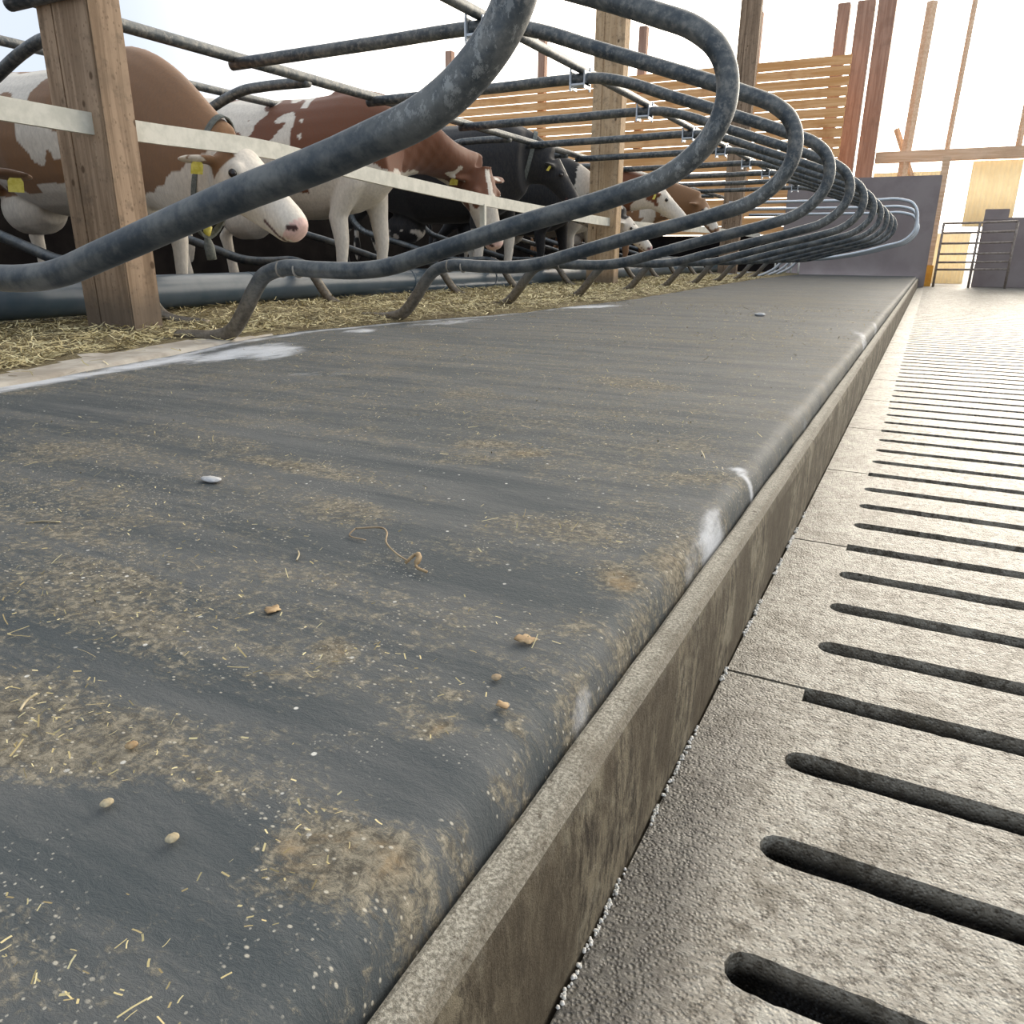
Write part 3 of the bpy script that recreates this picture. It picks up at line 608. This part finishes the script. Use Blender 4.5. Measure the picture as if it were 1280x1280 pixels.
# flat pale head rail in front of the cows
RZ = [(0.9, 1.11), (2.6, 1.085), (3.45, 1.095), (4.0, 1.06), (5.67, .985), (7.2, .945), (8.6, .92), (13.2, .965), (17.4, .98)]
mb = MB(); V = []; F = []
P = spline([(-3.262, y, z) for y, z in RZ], 6)
for p in P:
    h = 0.043; V += [(p.x-0.012, p.y, p.z-h), (p.x+0.012, p.y, p.z-h), (p.x+0.012, p.y, p.z+h), (p.x-0.012, p.y, p.z+h)]
for i in range(len(P)-1):
    for k in range(4): a = i*4+k; b_ = i*4+(k+1) % 4; F.append((a, b_, b_+4, a+4))
F += [(3, 2, 1, 0), tuple(len(V)-4+i for i in range(4))]
mb.add(V, F); tag(mb.build('head_rail', M['rail']), 'flat pale board rail running past the cows heads', 'rail')
for y in (5.75,):
    mb = MB(); mb.box(-3.29, -3.245, y-0.02, y+0.02, 0.74, 0.955, 0.004); tag(mb.build('rail_bracket', M['rail']), 'short pale bracket hanging below the board rail by brown cow', 'bracket')

# blue grey pipe lying in the straw
t = empty('brisket_pipe', (-3.86, 0, 0.355)); tag(t, 'thick blue grey plastic pipe lying along the straw behind timber posts', 'pipe')
mb = MB(); mb.tube([(0, -1.2 + i*0.95, 0.006*math.sin(i*1.3)) for i in range(20)], 0.095, 20); mb.build('pipe_body', M['bluepipe'], t, True)
for y in (1.3, 3.75, 5.5, 6.9, 9.3, 11.8): mb = MB(); mb.tube([(0, y-0.012, 0), (0, y+0.012, 0)], 0.099, 20); mb.build('joint_collar', M['bluepipe'], t, True)

# timber posts
for i, (y, lab) in enumerate(((2.37, 'big rough brown timber post nearest the viewer at left, behind a divider'), (8.58, 'pale timber post at mid row beside the black cow'), (15.0, 'far brown timber post among the distant divider tubes'))):
    t = empty('timber_post', (-3.18, y, 0.1)); tag(t, lab, 'post')
    m_ = M['post'] if i != 1 else M['post_pale']
    mb = MB(); mb.box(-0.225, 0, 0, 0.16, 0, 5.2, 0.006); mb.build('beam', m_, t)
    mb = MB(); mb.box(-0.335, -0.229, 0.004, 0.156, 0, 5.2, 0.006); mb.build('beam', m_, t)

# ================================================================ end of the barn
YW = 19.9
mb = MB(); mb.box(-2.9, -0.07, 18.0, 18.15, 0.0, 2.08, 0.01); tag(mb.build('wall_back', M['panel']), kind='structure')
def slat_wall():
    t = empty('board_wall', (-7, 18.6, 0)); tag(t, 'gappy wall of orange horizontal boards behind the cows', 'wall', None)
    z = 1.02; k = 0
    while z < 4.4:
        h = 0.17
        mb = MB(); mb.box(-6.6, 4.95, -0.012 + 0.004*(k % 2), 0.012 + 0.004*(k % 2), z, z+h); mb.build('board', M['board'], t)
        z += h + 0.02; k += 1
    return t
slat_wall()
mb = MB(); mb.box(-13.6, -2.9, 18.64, 18.7, 0, 1.0); tag(mb.build('wall_left', M['dark_wall']), kind='structure')
for x in (-11.6, -9.0, -6.5, -4.0):
    mb = MB(); mb.box(x-0.09, x+0.09, 18.66, 18.84, 0, 5.4, 0.01); tag(mb.build('wall_post', M['post_red']), 'reddish timber wall post behind the orange boards, ' + {-11.6: 'leftmost', -9.0: 'second from left', -6.5: 'third from left', -4.0: 'fourth from left'}[x], 'post', 'posts behind the board wall')
for x, w, lab in ((-2.45, .12, 'reddish timber upright right of the board wall, left of three'), (-2.02, .17, 'reddish timber upright above the dark panel, middle of three'), (-1.62, .17, 'reddish timber upright beside the bright opening, right of three')):
    mb = MB(); mb.box(x-w, x+w, 19.6, 19.85, 0, 5.6, 0.01); tag(mb.build('timber_upright', M['post_red']), lab, 'post')
mb = MB(); mb.box(-1.44, 6.5, YW-.1, YW+.1, 2.51, 2.73, 0.008); tag(mb.build('cross_beam', M['beam']), 'pale horizontal timber beam across the bright end opening', 'beam')
def strut(a, b, w, mat, name, lab, cat, d=None):
    mb = MB(); a = Vector(a); b = Vector(b); mb.tube([a, a+(b-a)*.5, b], w, 4); return tag(mb.build(name, M[mat]), lab, cat)
strut((-0.86, YW, 2.2), (-0.80, YW, 5.5), 0.10, 'beam', 'timber_upright', 'thin timber upright above the beam with a diagonal brace', 'post')
strut((-1.12, YW+.16, 3.2), (-0.66, YW+.16, 2.2), 0.06, 'beam', 'timber_brace', 'short diagonal brace crossing the upright at the beam left end', 'brace')
strut((-0.08, YW, 2.7), (-0.03, YW, 5.5), 0.05, 'beam', 'timber_upright', 'thin timber upright above the beam over the gate post', 'post')
strut((1.20, YW, 2.7), (1.20, YW, 5.5), 0.06, 'beam', 'timber_upright', 'thin timber upright above the beam at right frame edge', 'post')
def corr(name, x0, x1, y, z0, z1, mat, lab, per=0.09, amp=0.012):
    V = []; F = []; n = max(8, int((x1-x0)/per*6))
    for i in range(n+1):
        x = x0+(x1-x0)*i/n; w = amp*math.sin(2*math.pi*(x-x0)/per)
        V += [(x, y+w, z0), (x, y+w, z1), (x, y+w+.006, z0), (x, y+w+.006, z1)]
    for i in range(n): a = 4*i; F += [(a, a+4, a+5, a+1), (a+2, a+3, a+7, a+6), (a+1, a+5, a+7, a+3), (a, a+2, a+6, a+4)]
    F += [(0, 1, 3, 2), (4*n, 4*n+2, 4*n+3, 4*n+1)]
    return tag(mesh_obj(name, V, F, M[mat], None, True), lab, 'sheet')
corr('corrugated_sheet', -1.44, -0.12, YW+.15, 1.5, 2.33, 'sheet', 'brown corrugated sheet just above the dark panel at far end')
corr('corrugated_sheet', 0.45, 1.36, YW+.15, 1.2, 2.5, 'sheet', 'beige corrugated sheet hanging under the beam at right')
corr('corrugated_sheet', -0.05, 0.72, YW+2.0, -0.02, 1.12, 'sheet', 'low pale corrugated sheet seen through the tubular gate')
# raking door post with orange foot
t = empty('gate_post', (-0.05, 18.9, 0.0)); tag(t, 'pale timber gate post with an orange painted foot', 'post')
mb = MB(); mb.box(-0.07, 0.07, -0.06, 0.06, 0.42, 2.5, 0.006); mb.build('shaft', M['beam'], t)
mb = MB(); mb.box(-0.1, 0.1, -0.08, 0.08, 0.0, 0.42, 0.006); mb.build('painted_foot', M['yellow'], t)
# tubular gate
t = empty('tubular_gate', (0.10, 18.5, 0.12)); tag(t, 'brown tubular steel gate with horizontal bars in the bright doorway', 'gate')
for z in (0.22, 0.36, 0.52, 0.72, 0.92, 1.10): mb = MB(); mb.tube([(0, 0, z), (0.6, 0, z+0.01), (1.26, 0, z+0.03)], 0.02, 8); mb.build('bar', M['gate'], t, True)
for x in (0.0, 0.63, 1.26): mb = MB(); mb.tube([(x, 0.0, -0.12), (x, 0, 1.12)], 0.024, 8); mb.build('upright', M['gate'], t, True)
# dark boarded wall right of the gate
mb = MB(); mb.box(0.80, 6.5, 19.0, 19.12, 0.0, 1.34, 0.01); mb.box(0.80, 1.22, 18.99, 19.11, 1.3, 1.5, 0.005); tag(mb.build('wall_right', M['panel']), kind='structure')
# side wall far left, its near-black colour stands for gloom behind the cows
mb = MB(); mb.box(-8.3, -8.2, -3, 18.6, 0, 2.2); tag(mb.build('wall_side', M['dark_wall']), kind='structure')
# small green water fitting at the end of the row
t = empty('water_fitting', (-3.6, 16.6, 0.25)); tag(t, 'small green fitting on a pale stub pipe at the far end of the straw', 'fitting')
mb = MB(); mb.tube([(0, 0, 0), (0, 0, 0.28)], 0.03, 8); mb.build('stub_pipe', M['lime_conc'], t, True)
mb = MB(); mb.box(-0.12, 0.12, -0.08, 0.08, 0.2, 0.36, 0.02); mb.build('cap', M['green'], t)
for i, x in enumerate((-2.95, -2.72, -2.62, -2.47)):
    mb = MB(); mb.tube([(x, 17.8, 0.2), (x, 17.8, 0.46)], 0.018, 8); tag(mb.build('pale_stake', M['rail'], None, True), 'short pale stake before the dark end wall, ' + ['leftmost', 'second', 'third', 'rightmost'][i] + ' of four', 'stake', 'pale stakes at the end wall')

# ================================================================ cows
WHITE = (0.72, 0.66, 0.57); BROWN = (0.165, 0.062, 0.030); LBROWN = (0.25, 0.13, 0.06); BLACK = (0.014, 0.015, 0.018); PINK = (0.68, 0.46, 0.41)
def loft(mb, secs, n=18):
    """secs: (center, side, up, hw, hh)"""
    V = []; F = []
    for c, s, u, hw, hh in secs:
        for k in range(n):
            a = 2*math.pi*k/n; V.append(c + s*(hw*math.cos(a)) + u*(hh*math.sin(a)))
    m = len(secs)
    for i in range(m-1):
        for k in range(n): a = i*n+k; b = i*n+(k+1) % n; F.append((a, b, b+n, a+n))
    F.append(tuple(range(n-1, -1, -1))); F.append(tuple(range((m-1)*n, m*n)))
    mb.add(V, F)
def resample(keys, per=4):
    out = []
    for i in range(len(keys)-1):
        for k in range(per):
            t = k/per; t2 = t
            out.append([a+(b-a)*t2 for a, b in zip(keys[i], keys[i+1])])
    out.append(list(keys[-1])); return out
def cow(name, label, origin, heading, poll, nose, coat, vox=0.016, collar=None, tagside=(-1,), z0=0.15, sc=1.0, hk=1.0, dew=0.03):
    root = empty(name, (*origin, z0), heading); tag(root, label, 'cow', 'cows standing in the opposite stalls')
    ch, sh = math.cos(-heading), math.sin(-heading)
    def loc(p): x, y = p[0]-origin[0], p[1]-origin[1]; return Vector((x*ch-y*sh, x*sh+y*ch, p[2]-z0))
    P = loc(poll); N = loc(nose); L = (N-P).length; k_ = L/0.56
    fw = (N-P).normalized(); side = Vector((0, 0, 1)).cross(fw).normalized(); up = fw.cross(side).normalized()   # side = left
    mb = MB(); Y_ = Vector((0, 1, 0)); Z_ = Vector((0, 0, 1))
    tr = [(-1.66, 1.22, .10, .10), (-1.60, 1.20, .24, .19), (-1.42, 1.16, .32, .27), (-1.1, 1.07, .37, .31), (-.7, .995, .415, .37), (-.3, .995, .41, .345), (.0, 1.03, .40, .275), (.18, 1.06, .35, .21), (.32, 1.08, .25, .14)]
    loft(mb, [(Vector((x*sc, 0, cz*sc)), Y_, Z_, hw*sc, hh*sc) for x, cz, hh, hw in resample(tr, 3)], 24)
    # neck
    A = Vector((-.02, 0, 1.12*sc)); B = P - fw*0.02*k_ - up*0.10*k_*hk; M1 = A + Vector((.30, 0, .10)); M2 = B - (fw*0.35 + Vector((0.5, 0, 0.1))).normalized()*0.22
    kh = k_*hk
    secs = []; nn = 14
    for i in range(nn+1):
        t = i/nn; c = A*(1-t)**3 + M1*3*t*(1-t)**2 + M2*3*t*t*(1-t) + B*t**3
        d = (M1-A)*(1-t)**2 + (M2-M1)*2*t*(1-t) + (B-M2)*t*t; d.normalize()
        s = Y_.lerp(side, t).normalized(); u = d.cross(s).normalized(); s = u.cross(d)
        dd_ = dew*(1 - 0.5*max(0, t-.7)/.3)
        secs.append((c - u*(0.02+dd_/2), s, u, (.20*(1-t)+.095*t*hk)*(1+.15*(hk-1)), .36*(1-t)**1.2+.135*t*hk+.03+dd_/2))
    loft(mb, secs, 20)
    # head
    hd = [(-.04, .085, .07, .07), (0.0, .105, .095, .10), (.10, .125, .118, .125), (.24, .130, .125, .135), (.36, .105, .098, .115), (.5, .085, .078, .100), (.68, .072, .068, .085), (.82, .070, .074, .078), (.92, .064, .070, .070), (.985, .046, .05, .05), (1.0, .02, .028, .03)]
    top = [0.03, 0.0, -0.0, -.004, -.004, -.002, 0, 0, -.006, -.024, -.045]
    secs = []
    for q in resample([(a, w1*0+h, w, c) for (a, h, w, c) in hd for w1 in (0,)], 3):
        pass
    keys = [(a, c*kh, w*kh, tp*kh) for (a, h, w, c), tp in zip(hd, top)]
    for a, hh, hw, tp in resample(keys, 3):
        secs.append((P + fw*(a*L) - up*(hh*0.93) + up*tp, side, up, hw, hh))
    loft(mb, secs, 22)
    # lower jaw
    secs = [(P + fw*(a*L) - up*(o*kh), side, up, w*kh, h*kh) for a, o, w, h in resample([(.25, .19, .05, .06), (.5, .165, .05, .045), (.75, .135, .046, .036), (.9, .120, .046, .030), (.95, .112, .03, .02)], 3)]
    loft(mb, secs, 14)
    # poll crest and ears
    for s_ in (-1, 1):
        base = P + fw*0.04*k_ - up*0.075*kh + side*s_*0.075*kh
        dr = (side*s_*0.92 - fw*0.25 - up*0.30).normalized(); eu = fw.cross(dr).normalized()
        eu = (up*0.7 + fw*0.6); eu = (eu - dr*eu.dot(dr)).normalized(); et = dr.cross(eu)
        loft(mb, [(base + dr*(t*k_) + eu*0.0, eu, et, w*k_, h*k_) for t, w, h in resample([(0, .03, .024), (.05, .042, .022), (.11, .066, .020), (.17, .058, .018), (.225, .022, .013)], 2)], 12)
        # brow
        c = P + fw*(0.27*L) + side*s_*0.088*kh - up*0.045*kh
        loft(mb, [(c + fw*x*k_, side, up, r*k_, r*k_) for x, r in ((-.045, .012), (-.02, .036), (.01, .038), (.04, .012))], 10)
    # legs
    for s_ in (-1, 1):
        off = 0.07*s_
        fr = [(.06, .14, 1.02, .11, .15), (.04, .16, .80, .085, .12), (.0+off, .17, .60, .062, .075), (.02+off, .17, .44, .052, .058), (.02+off, .17, .38, .046, .05), (.0+off, .17, .18, .034, .036), (.0+off, .17, .11, .044, .046), (.03+off, .17, .05, .05, .058), (.05+off, .17, .0, .055, .07)]
        loft(mb, [(Vector((x*sc, y*s_*sc, z*sc)), Y_, Vector((1, 0, 0)), w*sc, h*sc) for x, y, z, w, h in resample(fr, 3)], 14)
        hr = [(-1.34, .15, 1.15, .12, .24), (-1.28, .18, .92, .11, .20), (-1.24, .20, .74, .08, .13), (-1.38+off, .20, .56, .052, .075), (-1.47+off, .19, .48, .046, .058), (-1.44+off, .19, .34, .036, .042), (-1.41+off, .19, .14, .042, .046), (-1.37+off, .19, .05, .05, .058), (-1.35+off, .19, .0, .055, .07)]
        loft(mb, [(Vector((x*sc, y*s_*sc, z*sc)), Y_, Vector((1, 0, 0)), w*sc, h*sc) for x, y, z, w, h in resample(hr, 3)], 14)
    loft(mb, [(Vector((x, y, z)), Y_, Vector((1, 0, 0)), r, r) for x, y, z, r in resample([(-1.62, 0, 1.36, .04), (-1.72, 0, 1.25, .03), (-1.75, .01, .9, .024), (-1.73, .02, .6, .03), (-1.73, .02, .4, .05), (-1.73, .02, .28, .02)], 3)], 10)
    loft(mb, [(Vector((x, 0, .63)), Y_, Z_, w, h) for x, w, h in ((-1.28, .08, .08), (-1.15, .17, .16), (-.98, .18, .16), (-.85, .1, .09))], 16)
    me = bpy.data.meshes.new('raw'); me.from_pydata(mb.v, [], mb.f); me.update()
    tmp = bpy.data.objects.new('raw', me); COL.objects.link(tmp)
    rm = tmp.modifiers.new('r', 'REMESH'); rm.mode = 'VOXEL'; rm.voxel_size = vox; rm.use_smooth_shade = True
    sm = tmp.modifiers.new('s', 'SMOOTH'); sm.iterations = 9; sm.factor = 0.6
    dg = bpy.context.evaluated_depsgraph_get(); dg.update(); ev = tmp.evaluated_get(dg); out = bpy.data.meshes.new_from_object(ev)
    bpy.data.objects.remove(tmp); bpy.data.meshes.remove(me)
    out.materials.clear(); out.materials.append(M['hide'])
    nv = len(out.vertices); co = np.empty(nv*3, np.float32); out.vertices.foreach_get('co', co); co = co.reshape(-1, 3)
    col = np.ones((nv, 4), np.float32)
    Pn, fn, un, sn_ = map(np.array, (P, fw, up, side))
    hl = (co-Pn); ha = hl@fn/L; hu = hl@un/kh; hs = hl@sn_/kh
    so = hash_(name+label)
    for i in range(nv):
        p = Vector(co[i]); w1 = noise.noise(p*3.2 + Vector((so, 0, 0))); w2 = noise.noise(p*11 + Vector((0, so, 0)))*0.35
        onhead = ha[i] > -0.02 + max(0, -hu[i]-.09)*3.2 and abs(hs[i]) < 0.34 and -0.36 < hu[i] < 0.16 and ha[i] < 1.1
        ear = onhead and abs(hs[i]) > 0.125 and ha[i] < 0.2
        c = coat(p, w1, w2, ha[i] if onhead else -1, hu[i], hs[i], ear)
        if onhead:
            if ha[i] > 0.93 and hu[i] > -.105:
                c = coat(None, 0, 0, 2, 0, 0, False)
            if ha[i] > 0.88 and ((abs(hs[i])-.047)**2/.016**2 + (hu[i]+.050-(ha[i]-.95)*.3)**2/.015**2) < 1: c = (0.05, 0.02, 0.02)
            if ha[i] > .70 and abs(hu[i]+.122) < .008: c = (0.10, .04, .04)
        if p.z < 0.06: c = (0.05, 0.045, 0.04)
        col[i, :3] = c
    a = out.attributes.new('coat', 'FLOAT_COLOR', 'POINT'); a.data.foreach_set('color', col.reshape(-1))
    body = bpy.data.objects.new('body', out); COL.objects.link(body); body.parent = root
    out.polygons.foreach_set('use_smooth', [True]*len(out.polygons))
    for s_ in (-1, 1):
        c = P + fw*(0.285*L) + side*s_*0.113*kh - up*0.058*kh
        bm = bmesh.new(); bmesh.ops.create_uvsphere(bm, u_segments=14, v_segments=10, radius=0.021*k_); m2 = bpy.data.meshes.new('eye'); bm.to_mesh(m2); bm.free()
        m2.polygons.foreach_set('use_smooth', [True]*len(m2.polygons)); m2.materials.append(M['eye'])
        e = child('eye', m2, root); e.location = c
    for s_ in tagside:
        base = P + fw*0.04*k_ - up*0.075*kh + side*s_*0.075*kh; dr = (side*s_*0.92 - fw*0.25 - up*0.30).normalized()
        c = base + dr*0.14*k_; q = MB()
        nrm = (fw*0.8 + up*0.3 + side*s_*0.25).normalized(); dn = (Vector((0, 0, -1)) - nrm*Vector((0, 0, -1)).dot(nrm)).normalized(); sd = nrm.cross(dn)
        c = c + nrm*0.026*k_
        pts = []
        for (u_, v_) in ((-.012, -.012), (.012, -.012), (.03, .018), (.03, .062), (-.03, .062), (-.03, .018)): pts.append(c + sd*u_*k_ + dn*v_*k_)
        q.add([p_ + nrm*0.002 for p_ in pts] + [p_ - nrm*0.002 for p_ in pts], [(0, 1, 2, 3, 4, 5), (11, 10, 9, 8, 7, 6)] + [(i, i+6, (i+1) % 6+6, (i+1) % 6) for i in range(6)])
        q.build('ear_tag', M['tag'], root)
    if collar:
        t = collar[0]; c = A*(1-t)**3 + M1*3*t*(1-t)**2 + M2*3*t*t*(1-t) + B*t**3
        d = ((M1-A)*(1-t)**2 + (M2-M1)*2*t*(1-t) + (B-M2)*t*t).normalized(); s = Y_.lerp(side, t).normalized(); u = d.cross(s).normalized(); s = u.cross(d)
        hw = .20*(1-t)+.088*t + .012; hw *= 1.08; hh = .36*(1-t)**1.2+.135*t*hk+.03+dew/2 + .012; V = []; F = []; n = 32
        for k in range(n):
            a_ = 2*math.pi*k/n; r_ = s*(hw*math.cos(a_)) + u*(hh*math.sin(a_)) - u*(0.02+dew/2)
            for e_ in (-.02, .02): V.append(c + r_ + d*e_); V.append(c + r_*1.04 + d*e_)
        for k in range(n):
            a_ = 4*k; b_ = 4*((k+1) % n); F += [(a_, b_, b_+2, a_+2), (a_+1, a_+3, b_+3, b_+1), (a_, a_+1, b_+1, b_), (a_+2, b_+2, b_+3, a_+3)]
        co_ = mesh_obj('collar', V, F, M[collar[1]], root)
        if len(collar) > 2:
            q = MB(); b0 = c - u*(hh+.02+dew/2); q.tube([b0 + u*.05 + side*0, b0 - u*.01], [.024, .018], 8); q.build('collar_clip', M['tag'], co_, True); q = MB(); q.tube([b0, b0 + Vector((.01, 0, -.06)), b0 + Vector((.02, 0, -.13))], [0.012, .028, .026], 8); q.build('collar_weight', M['webbing'], co_, True)
    return root
def hash_(s): return (sum(ord(c)*(i+3) for i, c in enumerate(s)) % 97)*1.37
def blobs(p, L, w): return any(((p.x-x)/rx)**2 + ((p.z-z)/rz)**2 + w*1.2 < 1 for x, z, rx, rz in L)
def coat1(p, w, f, ha, hu, hs, ear):     # white face, light brown neck
    if ha > 1.5: return PINK
    if ear: return LBROWN if f > -.1 else WHITE
    if 0 < ha < .16 and abs(hs) > .07 and hu < -.02: return LBROWN
    if ha > 0.0 : return WHITE
    if ha > -0.5 and False: return WHITE
    if p.x > .0: return LBROWN if p.z > 0.68 + max(0, p.x-.35)*.35 + f*.12 else WHITE
    if -.55 < p.x: return LBROWN if (w + f*0.6 > .12 and p.z > .75) else WHITE
    return LBROWN if w + f*.5 > .02 and p.z > .7 else WHITE
def coat2(p, w, f, ha, hu, hs, ear):     # red brown back and neck, white belly and legs
    if ha > 1.5: return PINK
    if ear: return BROWN if f < .1 else WHITE
    if ha >= 0: return BROWN if ha < .42 + f*.5 and not abs(hs) < .02 else WHITE
    if p.z < .60: return WHITE
    if p.x > -.25: return BROWN if p.z > 1.02 + f*.12 + (w*.08) - max(0, p.x-.1)*.35 else WHITE
    return BROWN if (w + f*1.3 > .0 and p.z > .80) else WHITE
def coat3(p, w, f, ha, hu, hs, ear):
    if ha > 1.5: return (.03, .03, .032)
    if ha > 0 and ha < .35 and abs(hs) < .03 and hu > -.04: return WHITE
    if p and p.z < .62 and p.x > -.2: return WHITE
    if p and p.z < .62 and f > .0: return WHITE
    return BLACK
def coat4(p, w, f, ha, hu, hs, ear):
    if ha > 1.5: return PINK
    if ear: return BROWN
    if ha > .02: return WHITE
    return BROWN if p.z > .95 + f*.15 + w*.15 else WHITE
def coat5(p, w, f, ha, hu, hs, ear):
    if ha > 1.5: return (.35, .22, .18)
    return LBROWN if w + f > -.25 else WHITE
def coat6(p, w, f, ha, hu, hs, ear):
    if ha > 1.5: return (.45, .25, .24)
    if ha >= 0 and not ear: return WHITE if w + f < .35 else BLACK
    return WHITE if w + f < .2 and (p is None or p.x > .35) else BLACK
def coat0(p, w, f, ha, hu, hs, ear):
    if ha > 1.5: return PINK
    if ear or ha > 0: return (.12, .06, .03) if ear or abs(hs) > .05 else WHITE
    return LBROWN if w + f > -.05 else WHITE
cow('cow', 'white faced brown cow behind the nearest timber post, muzzle under the pale rail', (-4.30, 3.38), 0.0, (-3.30, 3.24, 1.12), (-2.881, 3.246, 0.72), coat1, 0.013, (0.90, 'webbing', 1), (-1,), z0=0.2, hk=1.2, dew=0.2)
cow('cow', 'brown and white cow with white belly and hanging head, left of the black cow', (-4.05, 5.15), 0.12, (-3.49, 6.20, 1.25), (-3.30, 6.13, 0.64), coat2, 0.014, None, (-1,), z0=0.2, sc=1.06, hk=1.12)
cow('cow', 'black cow with yellow ear tag left of the pale timber post', (-4.13, 7.46), 0.05, (-3.49, 7.71, 1.48), (-3.25, 7.80, 1.05), coat3, 0.018, (0.62, 'webbing'), (-1,), z0=0.2, sc=1.15, hk=1.1)
cow('cow', 'black and white cow with lowered head poking out right of the pale timber post', (-4.12, 8.90), 0.0, (-3.167, 8.99, 0.99), (-2.85, 9.0, .655), coat6, 0.02, None, (), z0=0.2)
cow('cow', 'red brown cow with white face right of the pale timber post', (-4.12, 9.77), 0.0, (-3.05, 9.82, 1.36), (-2.68, 9.88, .97), coat4, 0.02, None, (-1,), z0=0.2)
cow('cow', 'light brown cow farthest along the row, mostly hidden by divider tubes', (-4.12, 11.9), 0.0, (-3.05, 11.84, 1.35), (-2.75, 11.78, .9), coat5, 0.025, None, (), z0=0.2)
cow('cow', 'cow at left frame edge showing a brown ear with yellow tag', (-4.4, 1.2), 0.45, (-3.66, 1.99, 0.98), (-3.28, 1.75, .62), coat0, 0.016, None, (1, -1), z0=0.2)
